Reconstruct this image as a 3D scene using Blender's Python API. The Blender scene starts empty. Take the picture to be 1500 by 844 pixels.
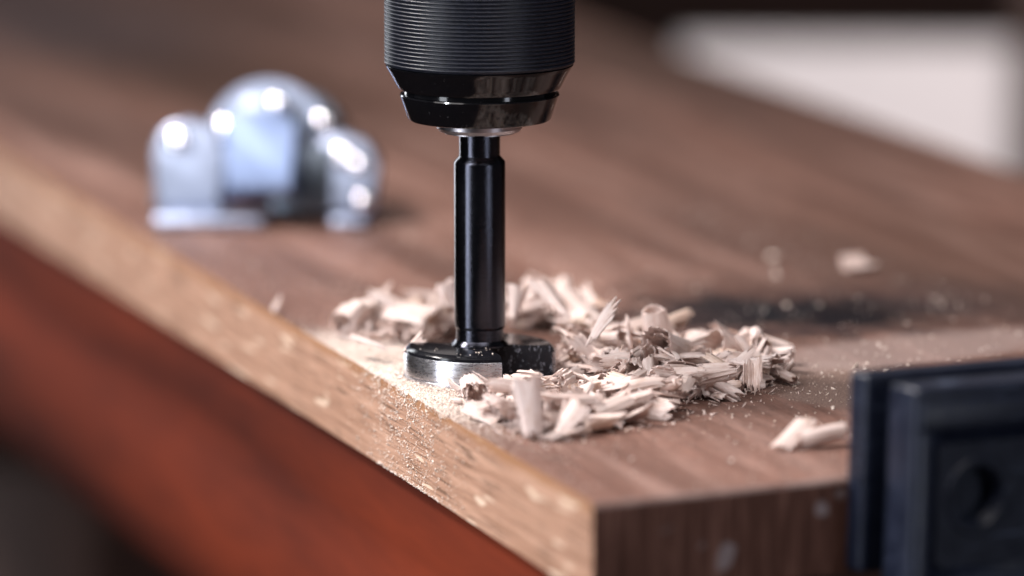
import bpy, bmesh, math, random
import numpy as np
from mathutils import Vector, Matrix, Quaternion
R = math.radians
MM = 0.001                      # everything below is written in millimetres, linked in metres
S = bpy.context.scene
COL = S.collection

# ------------------------------------------------------------------ camera
F_PX, DIST, PITCH = 8500.0, 1144.0, R(9.3)
_fw = np.array([0, math.cos(PITCH), -math.sin(PITCH)]); _up = np.array([0, math.sin(PITCH), math.cos(PITCH)]); _rt = np.array([1., 0, 0])
def ray(px, py): return _rt*(px-750)/F_PX + _up*(422-py)/F_PX + _fw
CAM = -ray(703, 553)*DIST
def on_z(px, py, z=0.0):        # photograph pixel -> point on the level z (mm)
    d = ray(px, py); return CAM + d*(z-CAM[2])/d[2]
def on_y(px, py, y):            # photograph pixel -> point on the upright plane y (mm)
    d = ray(px, py); return CAM + d*(y-CAM[1])/d[1]
cd = bpy.data.cameras.new('camera'); cam = bpy.data.objects.new('camera', cd); COL.objects.link(cam); S.camera = cam
cam.location = Vector(CAM)*MM; cam.rotation_euler = (R(90)-PITCH, 0, 0)
cd.sensor_width = 36; cd.lens = F_PX/1500*36; cd.clip_start = 0.01; cd.clip_end = 50
cd.dof.use_dof = True; cd.dof.focus_distance = 1.124; cd.dof.aperture_fstop = 7.0
S.render.resolution_x, S.render.resolution_y = 1024, 576

# ------------------------------------------------------------------ light
S.view_settings.view_transform = 'Standard'; S.view_settings.look = 'None'
S.view_settings.exposure = 0.0; S.view_settings.gamma = 1.0
w = bpy.data.worlds.new('World'); S.world = w; w.use_nodes = True
w.node_tree.nodes['Background'].inputs[0].default_value = (0.75, 0.72, 0.80, 1)
w.node_tree.nodes['Background'].inputs[1].default_value = 0.07
def area(name, loc, target, sx, sy, radiance, color, shape='RECTANGLE'):
    l = bpy.data.lights.new(name, 'AREA'); l.shape = shape; l.size = sx*MM
    if shape == 'RECTANGLE': l.size_y = sy*MM
    A = sx*sy*MM*MM*(1 if shape == 'RECTANGLE' else math.pi/4)
    l.energy = radiance*math.pi*A; l.color = color
    o = bpy.data.objects.new(name, l); COL.objects.link(o)
    o.location = Vector(loc)*MM
    o.rotation_euler = (Vector(target)-Vector(loc)).to_track_quat('-Z', 'Y').to_euler()
    return o
def polar(az, el, d): return (d*math.cos(R(el))*math.sin(R(az)), -d*math.cos(R(el))*math.cos(R(az)), d*math.sin(R(el)))
# azimuth measured from the camera side, positive to the right
area('key_lamp',   polar(-108, 52, 620), (0, 0, 0), 100, 100, 250, (1.0, 0.93, 0.895), 'DISK')
area('front_fill', polar(-50, 46, 600), (0, -20, 0), 420, 300, 4.4, (1.0, 0.94, 0.93))  # unseen soft fill, added to lift the camera side of the chips
area('high_fill', polar(22, 58, 560), (20, -20, 0), 280, 280, 5.0, (1.0, 0.93, 0.92))
area('glint_light',  polar(-52, 34, 950), (0, 80, 0), 34, 34, 1100, (0.90, 0.94, 1.0), 'DISK')  # unseen small disc, added for glints on the hinge and front fill
area('left_window', polar(-56, 2, 620), (0, 0, 10), 130, 520, 10.0, (0.88, 0.92, 1.0))
area('right_window', polar(42, -2, 900), (0, 0, 20), 110, 420, 8.0, (0.84, 0.88, 1.0))
area('rear_left_window', polar(-152, 10, 1300), (0, 0, 60), 220, 800, 6.0, (0.92, 0.95, 1.0))
area('rear_window', (300, 2600, 1250), (0, 100, 0), 1300, 500, 0.7, (1.0, 0.90, 0.88))
area('overhead_lamp', (-120, 0, 1100), (0, 0, 0), 400, 400, 1.0, (1.0, 0.93, 0.90))
area('panel_fill', (400, 500, 60), (230, 940, -60), 160, 160, 20.0, (1.0, 0.89, 0.86))  # unseen, added only to brighten the white panel

# ------------------------------------------------------------------ helpers
def link_mesh(name, verts, faces, mats, parent=None, smooth=True, midx=None, uvs=None):
    me = bpy.data.meshes.new(name)
    me.from_pydata([tuple(v) for v in (np.asarray(verts, float)*MM)], [], faces)
    for m in (mats if isinstance(mats, (list, tuple)) else [mats]): me.materials.append(m)
    if midx is not None: me.polygons.foreach_set('material_index', midx)
    if smooth is True: me.polygons.foreach_set('use_smooth', [True]*len(me.polygons))
    me.update()
    o = bpy.data.objects.new(name, me); COL.objects.link(o)
    if parent: o.parent = parent
    return o
def from_bm(name, bm, mats, parent=None, smooth=True, angle=35):
    bmesh.ops.recalc_face_normals(bm, faces=bm.faces)
    for v in bm.verts: v.co *= MM
    me = bpy.data.meshes.new(name); bm.to_mesh(me); bm.free()
    for m in (mats if isinstance(mats, (list, tuple)) else [mats]): me.materials.append(m)
    if smooth:
        me.polygons.foreach_set('use_smooth', [True]*len(me.polygons))
        me.set_sharp_from_angle(angle=R(angle))
    o = bpy.data.objects.new(name, me); COL.objects.link(o)
    if parent: o.parent = parent
    return o
def tag(o, label=None, cat=None, group=None, kind=None):
    if label: o['label'] = label
    if cat: o['category'] = cat
    if group: o['group'] = group
    if kind: o['kind'] = kind
    return o
def empty(name, loc, rz=0):
    o = bpy.data.objects.new(name, None); COL.objects.link(o); o.empty_display_size = .005
    o.location = Vector(loc)*MM; o.rotation_euler = (0, 0, rz); return o
def lathe(profile, n=128, a0=0.0, a1=360.0, caps=True):
    """profile of (r, z) from the bottom axis up; a0..a1 azimuth in degrees (0 = towards the camera, + = right)"""
    bm = bmesh.new(); full = abs(a1-a0-360) < 1e-6
    k = n if full else n+1; rings = []
    for i in range(k):
        a = R(a0+(a1-a0)*i/n); rings.append([bm.verts.new((r*math.sin(a), -r*math.cos(a), z)) for r, z in profile])
    for i in range(n):
        A, B = rings[i], rings[(i+1) % k]
        for j in range(len(profile)-1):
            if profile[j][0] < 1e-6 and profile[j+1][0] < 1e-6: continue
            bm.faces.new((A[j], B[j], B[j+1], A[j+1]))
    if not full and caps:
        bm.faces.new(rings[0]); bm.faces.new(rings[-1][::-1])
    bmesh.ops.remove_doubles(bm, verts=bm.verts, dist=1e-5)
    return bm
def box_bm(bm, x0, x1, y0, y1, z0, z1, bev=0, seg=2):
    vs = [bm.verts.new(p) for p in [(x0,y0,z0),(x1,y0,z0),(x1,y1,z0),(x0,y1,z0),(x0,y0,z1),(x1,y0,z1),(x1,y1,z1),(x0,y1,z1)]]
    fs = [bm.faces.new([vs[i] for i in q]) for q in [(0,3,2,1),(4,5,6,7),(0,1,5,4),(1,2,6,5),(2,3,7,6),(3,0,4,7)]]
    if bev:
        es = {e for f in fs for e in f.edges}
        bmesh.ops.bevel(bm, geom=list(es), offset=bev, segments=seg, profile=.5, affect='EDGES')
    return bm
def prism_y(pts, y0, y1, bev=0, seg=3):
    """outline in x,z pushed from y0 (near) to y1 (far)"""
    bm = bmesh.new()
    a = [bm.verts.new((x, y0, z)) for x, z in pts]; b = [bm.verts.new((x, y1, z)) for x, z in pts]
    fa = bm.faces.new(a); fb = bm.faces.new(b[::-1]); n = len(pts)
    for i in range(n): bm.faces.new((a[i], b[i], b[(i+1) % n], a[(i+1) % n]))
    if bev: bmesh.ops.bevel(bm, geom=list(fa.edges), offset=bev, segments=seg, profile=.5, affect='EDGES')
    return bm

# ------------------------------------------------------------------ materials
class NT:
    def __init__(s, name):
        s.m = bpy.data.materials.new(name); s.m.use_nodes = True; s.t = s.m.node_tree
        s.b = s.t.nodes['Principled BSDF']; s.out = s.t.nodes['Material Output']
    def n(s, typ, **k):
        nd = s.t.nodes.new(typ)
        for a, v in k.items():
            if a.startswith('i_'): nd.inputs[a[2:].replace('_', ' ')].default_value = v
            else: setattr(nd, a, v)
        return nd
    def l(s, a, b): s.t.links.new(a, b)
    def coord(s, scale, rot=(0, 0, 0), kind='Object', loc=(0, 0, 0)):     # scale given per millimetre
        tc = s.n('ShaderNodeTexCoord'); mp = s.n('ShaderNodeMapping')
        f = 1.0 if kind == 'UV' else 1000.0
        mp.inputs['Scale'].default_value = tuple(f*c for c in scale); mp.inputs['Rotation'].default_value = rot
        mp.inputs['Location'].default_value = loc
        s.l(tc.outputs[kind], mp.inputs[0]); return mp.outputs[0]
    def noise(s, vec, scale=1.0, detail=4, rough=.55, dist=0):
        nd = s.n('ShaderNodeTexNoise'); nd.inputs['Scale'].default_value = scale; nd.inputs['Detail'].default_value = detail
        nd.inputs['Roughness'].default_value = rough; nd.inputs['Distortion'].default_value = dist; s.l(vec, nd.inputs['Vector']); return nd.outputs['Fac']
    def ramp(s, fac, stops, interp='LINEAR'):
        r = s.n('ShaderNodeValToRGB'); r.color_ramp.interpolation = interp; e = r.color_ramp.elements
        while len(e) < len(stops): e.new(.5)
        for el, (p, c) in zip(e, stops): el.position = p; el.color = (c, c, c, 1) if isinstance(c, (int, float)) else (*c, 1)
        s.l(fac, r.inputs[0]); return r.outputs[0]
    def mix(s, fac, a, b, mode='MIX'):
        m = s.n('ShaderNodeMix', data_type='RGBA', blend_type=mode)
        for sock, v in ((m.inputs[0], fac), (m.inputs[6], a), (m.inputs[7], b)):
            if hasattr(v, 'links'): s.l(v, sock)
            elif isinstance(v, (int, float)) and sock.type != 'RGBA': sock.default_value = v
            else: sock.default_value = (v, v, v, 1) if isinstance(v, (int, float)) else (*v, 1)
        return m.outputs[2]
    def math(s, op, a, b=0, clamp=False):
        m = s.n('ShaderNodeMath', operation=op, use_clamp=clamp)
        for sock, v in ((m.inputs[0], a), (m.inputs[1], b)):
            if hasattr(v, 'links'): s.l(v, sock)
            else: sock.default_value = v
        return m.outputs[0]
    def bump(s, h, strength, dist_mm):
        b = s.n('ShaderNodeBump'); b.inputs['Strength'].default_value = strength; b.inputs['Distance'].default_value = dist_mm*MM
        s.l(h, b.inputs['Height']); s.l(b.outputs[0], s.b.inputs['Normal']); return b
    def set(s, **k):
        for a, v in k.items():
            sk = s.b.inputs[a.replace('_', ' ')]
            if hasattr(v, 'links'): s.l(v, sk)
            elif sk.type == 'RGBA': sk.default_value = (*v, 1)
            else: sk.default_value = v
        return s.m
    def ellipse(s, cx, cy, rx, ry, ang=0, soft=.5, wob=.35, wscale=.12):
        """soft patch mask in the object's own x,y (mm)"""
        tc = s.n('ShaderNodeTexCoord'); mp = s.n('ShaderNodeMapping', vector_type='TEXTURE')
        mp.inputs['Location'].default_value = (cx*MM, cy*MM, 0); mp.inputs['Rotation'].default_value = (0, 0, ang)
        mp.inputs['Scale'].default_value = (rx*MM, ry*MM, 1000)
        s.l(tc.outputs['Object'], mp.inputs[0])
        ln = s.n('ShaderNodeVectorMath', operation='LENGTH'); s.l(mp.outputs[0], ln.inputs[0])
        nz = s.noise(s.coord((wscale,)*3), 1, 3)
        d = s.math('ADD', ln.outputs['Value'], s.math('MULTIPLY', s.math('SUBTRACT', nz, .5), wob*2))
        mr = s.n('ShaderNodeMapRange', interpolation_type='SMOOTHSTEP'); s.l(d, mr.inputs[0])
        mr.inputs[1].default_value = 1+soft*.5; mr.inputs[2].default_value = 1-soft*.5; return mr.outputs[0]

# board, local frame: origin at the front corner, +y along the long edge, +x into the board
CORNER = on_z(868, 738)
_a = on_z(0, 222)-CORNER; TH = math.atan2(-_a[0], _a[1])
_e = on_z(1240, 699)-CORNER
def to_local(p):
    d = np.asarray(p, float)-np.array([CORNER[0], CORNER[1], 0]); c, s_ = math.cos(TH), math.sin(TH)
    return np.array([d[0]*c+d[1]*s_, -d[0]*s_+d[1]*c, d[2]])
def px_local(px, py): return to_local(on_z(px, py))
EL = to_local(np.array([CORNER[0]+_e[0], CORNER[1]+_e[1], 0])); END_SLOPE = EL[1]/EL[0]
BW, BT = 230.0, 17.5

def mat_board_top():
    n = NT('oiled oak top')
    v = n.coord((.11, .007, .11)); g1 = n.noise(v, 1, 6, .62, 1.1)
    base = n.ramp(g1, [(.3, (.120, .052, .036)), (.5, (.222, .114, .085)), (.68, (.355, .212, .172))])
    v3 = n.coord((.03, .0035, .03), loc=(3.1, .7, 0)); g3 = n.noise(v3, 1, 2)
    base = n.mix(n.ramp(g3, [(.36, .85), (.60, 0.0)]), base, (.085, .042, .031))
    v2 = n.coord((1.6, .06, 1.6)); g2 = n.noise(v2, 1, 4, .6)
    base = n.mix(n.ramp(g2, [(.40, .38), (.52, 0.0)]), base, (.06, .034, .028))
    vp = n.coord((4.0, .22, 4.0)); gp = n.noise(vp, 1, 2, .5)
    base = n.mix(n.ramp(gp, [(.34, .7), (.41, 0.0)]), base, (.035, .02, .017))
    # dark stain behind the shavings and the roughened tan patch beside them, plus far dark patches
    stain = None  # mask of the real stain and the painted shading together
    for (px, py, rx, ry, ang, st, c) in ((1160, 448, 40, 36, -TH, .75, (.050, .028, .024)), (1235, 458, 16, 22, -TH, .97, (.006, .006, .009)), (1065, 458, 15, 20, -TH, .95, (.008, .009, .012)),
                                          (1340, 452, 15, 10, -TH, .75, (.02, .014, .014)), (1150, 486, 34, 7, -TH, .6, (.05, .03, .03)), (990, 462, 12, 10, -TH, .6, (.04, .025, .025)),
                                          (1440, 440, 20, 24, -TH, .5, (.06, .04, .04)), (300, 105, 38, 150, .08, .75, (.055, .03, .022)), (1400, 370, 26, 90, .0, .55, (.07, .038, .028)), (60, 20, 40, 120, 0, .6, (.05, .04, .045)), (850, 70, 25, 90, 0, .5, (.07, .045, .035))):  # upper-left ellipses put the shading there into the board colour
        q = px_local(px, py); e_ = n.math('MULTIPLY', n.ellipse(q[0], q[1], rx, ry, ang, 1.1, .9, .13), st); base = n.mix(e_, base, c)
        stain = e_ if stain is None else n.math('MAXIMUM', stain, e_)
    q = px_local(1230, 562); rough = n.ellipse(q[0], q[1], 15, 26, -.25, .25, .16, .2)
    gr = n.noise(n.coord((3.2, 3.2, 3.2)), 1, 2); sandy = n.ramp(gr, [(.38, (.085, .05, .04)), (.5, (.20, .125, .10)), (.64, (.34, .24, .20))])
    base = n.mix(rough, base, sandy)
    q = px_local(575, 530); film = n.math('MULTIPLY', n.ellipse(q[0], q[1], 14, 34, .0, 1.0, .3, .2), n.ramp(n.noise(n.coord((1.3, 1.3, 1.3)), 1, 5, .8), [(.36, .15), (.52, 1.0)]))
    base = n.mix(film, base, (.74, .64, .58))
    q = px_local(1330, 512); pale = n.ellipse(q[0], q[1], 38, 15, .3, .6, .3, .15)
    base = n.mix(n.math('MULTIPLY', pale, .55), base, (.33, .25, .23))
    # fine pale dust worked into the pores
    dv = n.noise(n.coord((1.1, 1.1, 1.1)), 1, 5, .75)
    base = n.mix(n.ramp(dv, [(.60, 0.0), (.74, .55)]), base, (.42, .33, .29))
    h = n.math('ADD', n.math('MULTIPLY', g2, .6), n.math('ADD', n.math('MULTIPLY', gp, .9), n.math('MULTIPLY', gr, .15)))
    n.bump(h, .55, .25)
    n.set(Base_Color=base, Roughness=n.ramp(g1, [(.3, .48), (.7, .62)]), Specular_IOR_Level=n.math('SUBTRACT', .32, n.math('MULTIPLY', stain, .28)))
    return n.m
def mat_board_side():
    n = NT('pale oak edge')
    g = n.noise(n.coord((.3, .02, .6)), 1, 5, .6, .5)
    base = n.ramp(g, [(.3, (.27, .140, .085)), (.5, (.39, .218, .143)), (.7, (.52, .315, .220))])
    # open pores: short dark dashes running along the edge
    p = n.noise(n.coord((1.0, .06, 3.4)), 1, 2, .45); pores = n.ramp(p, [(.405, 1.0), (.44, 0.0)])
    zone = n.noise(n.coord((.05, .022, .12), loc=(1.3, .35, 0)), 1, 2); pores = n.math('MULTIPLY', pores, n.ramp(zone, [(.35, .35), (.55, 1.0)]))
    base = n.mix(n.math('MULTIPLY', pores, .75), base, (.10, .048, .024))
    # pale medullary flecks
    r = n.noise(n.coord((.12, .055, .50), rot=(-.16, 0, 0)), 1, 1, .4); fl = n.ramp(r, [(.665, 0.0), (.70, .7)])
    base = n.mix(fl, base, (.80, .62, .47))
    # varnish bleeding over the top arris
    tc = n.n('ShaderNodeTexCoord'); sx = n.n('ShaderNodeSeparateXYZ'); n.l(tc.outputs['Object'], sx.inputs[0])
    wob = n.noise(n.coord((.4, .07, .4)), 1, 3)
    z = n.math('ADD', n.math('MULTIPLY', sx.outputs[2], 1000), n.math('MULTIPLY', n.math('SUBTRACT', wob, .5), 3.0))
    mr = n.n('ShaderNodeMapRange', interpolation_type='SMOOTHSTEP'); n.l(z, mr.inputs[0]); mr.inputs[1].default_value = -2.8; mr.inputs[2].default_value = -.4
    base = n.mix(n.math('MULTIPLY', mr.outputs[0], .75), base, (.30, .135, .05))
    fz = n.noise(n.coord((3, 1.2, 3)), 1, 3)
    n.bump(n.math('SUBTRACT', fz, pores), .5, .3)
    n.set(Base_Color=base, Roughness=.62, Specular_IOR_Level=.3); return n.m
def mat_board_end():
    n = NT('dark end grain')
    g = n.noise(n.coord((.85, .85, .05), rot=(0, -.30, 0)), 1, 4, .6, .3)
    base = n.ramp(g, [(.32, (.045, .018, .012)), (.5, (.085, .037, .026)), (.72, (.18, .09, .068))])
    s2 = n.noise(n.coord((.12, .12, .12)), 1, 1); base = n.mix(n.ramp(s2, [(.68, 0.0), (.72, .6)]), base, (.3, .26, .27))
    n.bump(g, .5, .3); n.set(Base_Color=base, Roughness=.7, Specular_IOR_Level=.15); return n.m
def mat_arris():
    n = NT('worn end arris')
    g = n.noise(n.coord((.2, .2, .2)), 1, 4); n.set(Base_Color=n.ramp(g, [(.35, (.17, .10, .085)), (.65, (.30, .21, .185))]), Roughness=.45); return n.m

def mat_shaving(name, c0, c1, c2):
    n = NT(name)
    oi = n.n('ShaderNodeObjectInfo')
    tc = n.n('ShaderNodeTexCoord'); mp = n.n('ShaderNodeMapping'); mp.inputs['Scale'].default_value = (26, 1.6, 1)
    n.l(tc.outputs['UV'], mp.inputs[0]); of = n.n('ShaderNodeCombineXYZ'); n.l(n.math('MULTIPLY', oi.outputs['Random'], 40), of.inputs[0]); n.l(of.outputs[0], mp.inputs[1])
    g = n.noise(mp.outputs[0], 1, 4, .7)
    base = n.ramp(g, [(.28, c0), (.46, c1), (.62, c2)])
    base = n.mix(n.math('MULTIPLY', oi.outputs['Random'], .30), base, (.76, .58, .49))
    o = n.noise(n.coord((.35, .35, .35)), 1, 2); base = n.mix(n.ramp(o, [(.56, 0.0), (.72, .35)]), base, (.55, .34, .22))
    n.bump(g, .6, .22); n.set(Base_Color=base, Roughness=.62, Specular_IOR_Level=.25)
    tr = n.n('ShaderNodeBsdfTranslucent'); n.l(base, tr.inputs[0]); mx = n.n('ShaderNodeMixShader'); mx.inputs[0].default_value = .22
    n.l(n.b.outputs[0], mx.inputs[1]); n.l(tr.outputs[0], mx.inputs[2]); n.l(mx.outputs[0], n.out.inputs[0]); return n.m
def mat_dust(name='pale sawdust', rnd=True):
    n = NT(name)
    g = n.noise(n.coord((1.5, 1.5, 1.5)), 1, 3, .8)
    n.set(Base_Color=n.ramp(g, [(.34, (.62, .48, .39)), (.5, (.78, .66, .58)), (.66, (.86, .78, .72))]), Roughness=.8, Specular_IOR_Level=.2)
    return n.m

def mat_turned(name, base, rough, metallic, aniso=.8, sc=7.0, bmp=.12, spec=.5):
    n = NT(name)
    g = n.noise(n.coord((.05, .05, sc)), 1, 3, .7); g2 = n.noise(n.coord((.6, .6, 2.2)), 1, 4, .7)
    n.bump(n.math('ADD', g, n.math('MULTIPLY', g2, .5)), bmp, .1)
    tg = n.n('ShaderNodeTangent', direction_type='RADIAL', axis='Z'); n.b.inputs['Anisotropic Rotation'].default_value = .25; n.l(tg.outputs[0], n.b.inputs['Tangent'])
    n.set(Base_Color=base, Metallic=metallic, Anisotropic=aniso, Specular_IOR_Level=spec,
          Roughness=n.ramp(g2, [(.3, rough*.8), (.7, rough*1.3)])); return n.m
def mat_gloss_black(name, base=(.006, .006, .008), rough=.12, dust=.0):
    n = NT(name)
    sp = n.noise(n.coord((1.1, 1.1, 1.6)), 1, 4, .8)
    c = n.mix(n.ramp(sp, [(.64, 0.0), (.72, dust)]), base, (.35, .33, .34)) if dust else base
    n.set(Base_Color=c, Roughness=n.ramp(sp, [(.35, rough*.8), (.7, rough*1.6)]), Specular_IOR_Level=.38); return n.m
def mat_rubber():
    n = NT('black ribbed rubber')
    g = n.noise(n.coord((1.3, 1.3, 3.0)), 1, 4, .75)
    n.set(Base_Color=n.ramp(g, [(.35, (.003, .004, .007)), (.7, (.016, .018, .030))]), Roughness=n.ramp(g, [(.35, .30), (.7, .5)]), Specular_IOR_Level=.32)
    n.bump(g, .35, .12); return n.m
def mat_gullet():
    n = NT('ground black gullet')
    g = n.noise(n.coord((1.6, 1.6, .6), rot=(0, .9, 0)), 1, 4, .8); sp = n.ramp(g, [(.60, 0.0), (.63, 1.0)])
    n.set(Base_Color=n.mix(sp, (.008, .008, .012), (.55, .57, .66)), Metallic=n.math('MULTIPLY', sp, .6), Roughness=.35)
    n.bump(g, .8, .3); return n.m
def mat_chrome(name, c, rough, bmp=.15):
    n = NT(name); g = n.noise(n.coord((.18, .18, .18)), 1, 3)
    n.bump(g, bmp, 1.2); n.set(Base_Color=c, Metallic=1.0, Roughness=rough); return n.m
def mat_plastic(name, c, rough):
    n = NT(name); g = n.noise(n.coord((.25, .25, .25)), 1, 5, .7); f = n.noise(n.coord((2.5, 2.5, 2.5)), 1, 3)
    col = n.mix(n.ramp(g, [(.42, 0.0), (.75, .5)]), c, tuple(min(1, x*2.3+.003) for x in c))
    sc = n.noise(n.coord((.08, .5, 2.0), rot=(.3, .4, .2)), 1, 3); col = n.mix(n.ramp(sc, [(.63, 0.0), (.70, .4)]), col, (.10, .13, .20))
    n.set(Base_Color=col, Roughness=n.ramp(g, [(.3, rough*.8), (.7, rough*1.3)]), Specular_IOR_Level=.28); n.bump(f, .25, .15); return n.m
def mat_plain(name, c0, c1, scale, rough=.6, spec=.4):
    n = NT(name); g = n.noise(n.coord(scale), 1, 4, .6); n.set(Base_Color=n.ramp(g, [(.3, c0), (.7, c1)]), Roughness=rough, Specular_IOR_Level=spec); return n.m

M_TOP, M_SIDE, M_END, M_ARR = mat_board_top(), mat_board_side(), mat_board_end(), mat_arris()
M_SH = [mat_shaving('fresh shaving', (.58, .42, .36), (.83, .69, .645), (.91, .81, .77)),
        mat_shaving('inner bark shaving', (.48, .31, .22), (.74, .57, .47), (.86, .73, .65))]
M_DUST = mat_dust()
M_SHANK = mat_turned('black oxide shank', (.050, .052, .066), .19, 1.0, .78, 9, .3)
M_HEAD = mat_gloss_black('black oxide head', (.007, .007, .009), .14, .35)
M_BAND = mat_turned('ground steel band', (.66, .66, .70), .27, 1.0, .75, 8, .3)
M_RING = mat_turned('dull steel ring', (.42, .40, .42), .35, 1.0, .5, 5, .2)
M_CHUCK = mat_gloss_black('gloss black collar', (.004, .004, .005), .09, .12)
M_RUB = mat_rubber(); M_GUL = mat_gullet()
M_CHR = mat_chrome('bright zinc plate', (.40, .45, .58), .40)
M_CHR_D = mat_chrome('shaded zinc plate', (.16, .19, .23), .30)  # darker copy of the plate, shadow side of the cup put into the colour
M_CLAMP = mat_plastic('navy black clamp plastic', (.0065, .009, .019), .38)
M_CLAMP2 = mat_plastic('black clamp pad', (.006, .008, .016), .42)
SOCK = (14.0, -1.8)
M_RED = mat_plain('red brown paint', (.050, .009, .005), (.165, .026, .009), (.02, .006, .04), .8, .08)
M_DARK = mat_plain('dark workshop', (.05, .026, .020), (.10, .052, .042), (.004, .004, .004), .8)
M_POST = mat_plain('brown timber', (.028, .012, .008), (.048, .021, .014), (.05, .05, .004), .6)
M_WHITE = mat_plain('white board', (.72, .68, .69), (.80, .76, .77), (.01, .01, .01), .7)

# ------------------------------------------------------------------ setting
bm = bmesh.new(); box_bm(bm, -6000, 6000, 2900, 2950, -900, 2400)
tag(from_bm('wall', bm, M_DARK, smooth=False), kind='structure')
bm = bmesh.new(); box_bm(bm, -6000, 6000, -2500, 2895, -950, -900)
tag(from_bm('floor', bm, M_DARK, smooth=False), kind='structure')

# the long oak board
def build_board():
    bm = bmesh.new(); L = 1150.0; NY = 260
    # cross-section strips; the long near edge gets a slightly uneven arris
    rng = random.Random(4)
    box = []
    f = lambda x: x*END_SLOPE
    c = [(0, 0), (BW, f(BW)), (BW, L), (0, L)]
    lo = [bm.verts.new((x, y, -BT)) for x, y in c]; hi = [bm.verts.new((x, y, 0)) for x, y in c]
    bm.faces.new(lo[::-1]); bm.faces.new(hi)
    for i in range(4): bm.faces.new((lo[i], lo[(i+1) % 4], hi[(i+1) % 4], hi[i]))
    bm.edges.ensure_lookup_table()
    def edge(a, b): return [e for e in bm.edges if {v for v in e.verts} == {a, b}]
    bmesh.ops.bevel(bm, geom=edge(hi[0], hi[1]), offset=1.6, segments=4, profile=.6, affect='EDGES')
    es = [e for e in bm.edges if all(abs(v.co.x) < 1e-3 and v.co.z > -1e-3 for v in e.verts) and e.calc_length() > 500]
    bmesh.ops.bevel(bm, geom=es, offset=.35, segments=2, profile=.6, affect='EDGES')
    bm.normal_update()
    for fc in bm.faces:
        nn = fc.normal; fc.material_index = 0 if nn.z > .93 else (2 if nn.y < -.9 else 0)
        if nn.x < -.5: fc.material_index = 1
        elif nn.z > .1 and nn.y < -.1: fc.material_index = 3
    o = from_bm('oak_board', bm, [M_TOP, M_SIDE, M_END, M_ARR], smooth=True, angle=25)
    o.location = Vector((CORNER[0], CORNER[1], 0))*MM; o.rotation_euler = (0, 0, TH)
    return tag(o, 'long brown oak board with a pale tan side edge being drilled near its corner', 'board')
board = build_board()

def to_world(x, y, z=0):
    c, s_ = math.cos(TH), math.sin(TH); return np.array([CORNER[0]+x*c-y*s_, CORNER[1]+x*s_+y*c, z])

# red steel rail under the board: profile in x (inwards) and z, run along local y
def build_rail():
    root = empty('red_rail', (CORNER[0], CORNER[1], 0), TH)
    prof = [(x+1.6, z) for x, z in [(0, -BT-.3), (0.1, -BT-10), (1.2, -BT-15), (1.6, -BT-20), (.9, -BT-26), (-.2, -BT-32), (-.2, -BT-40), (1.2, -BT-50), (5, -BT-60), (9, -BT-66), (40, -BT-68), (40, -BT-.3)]]
    bm = bmesh.new(); n = len(prof)
    a = [bm.verts.new((x, 9, z)) for x, z in prof]; b = [bm.verts.new((x, 1150, z)) for x, z in prof]
    bm.faces.new(a); bm.faces.new(b[::-1])
    for i in range(n): bm.faces.new((a[i], a[(i+1) % n], b[(i+1) % n], b[i]))
    from_bm('rail_body', bm, M_RED, root, angle=60)
    tag(root, 'red brown painted rail with a shallow ridge running under the board', 'rail'); return root
build_rail()
# timber post far below left, white panel and timber upright behind the board
p0, p1 = on_y(-60, 690, 560), on_y(135, 690, 560)
bm = bmesh.new(); box_bm(bm, p0[0], p1[0], 560, 590, -900, p0[2], 2)
tag(from_bm('timber_post', bm, M_POST), 'brown timber post in the dark below the board at lower left', 'post')
YW = 940.0
a_, b_ = on_y(1000, 64, YW), on_y(1492, 330, YW)
bm = bmesh.new(); box_bm(bm, a_[0], b_[0], YW, YW+6, -190, a_[2], 1)
tag(from_bm('white_panel', bm, M_WHITE), 'blurred white panel standing behind the far edge of the board', 'panel')
a_, b_ = on_y(1496, 0, YW-10), on_y(1640, 0, YW-10)
bm = bmesh.new(); box_bm(bm, a_[0], b_[0], YW-10, YW+20, -900, a_[2]+60, 2)
tag(from_bm('timber_upright', bm, M_POST), 'brown timber upright beside the white panel at the right border', 'post')

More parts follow.
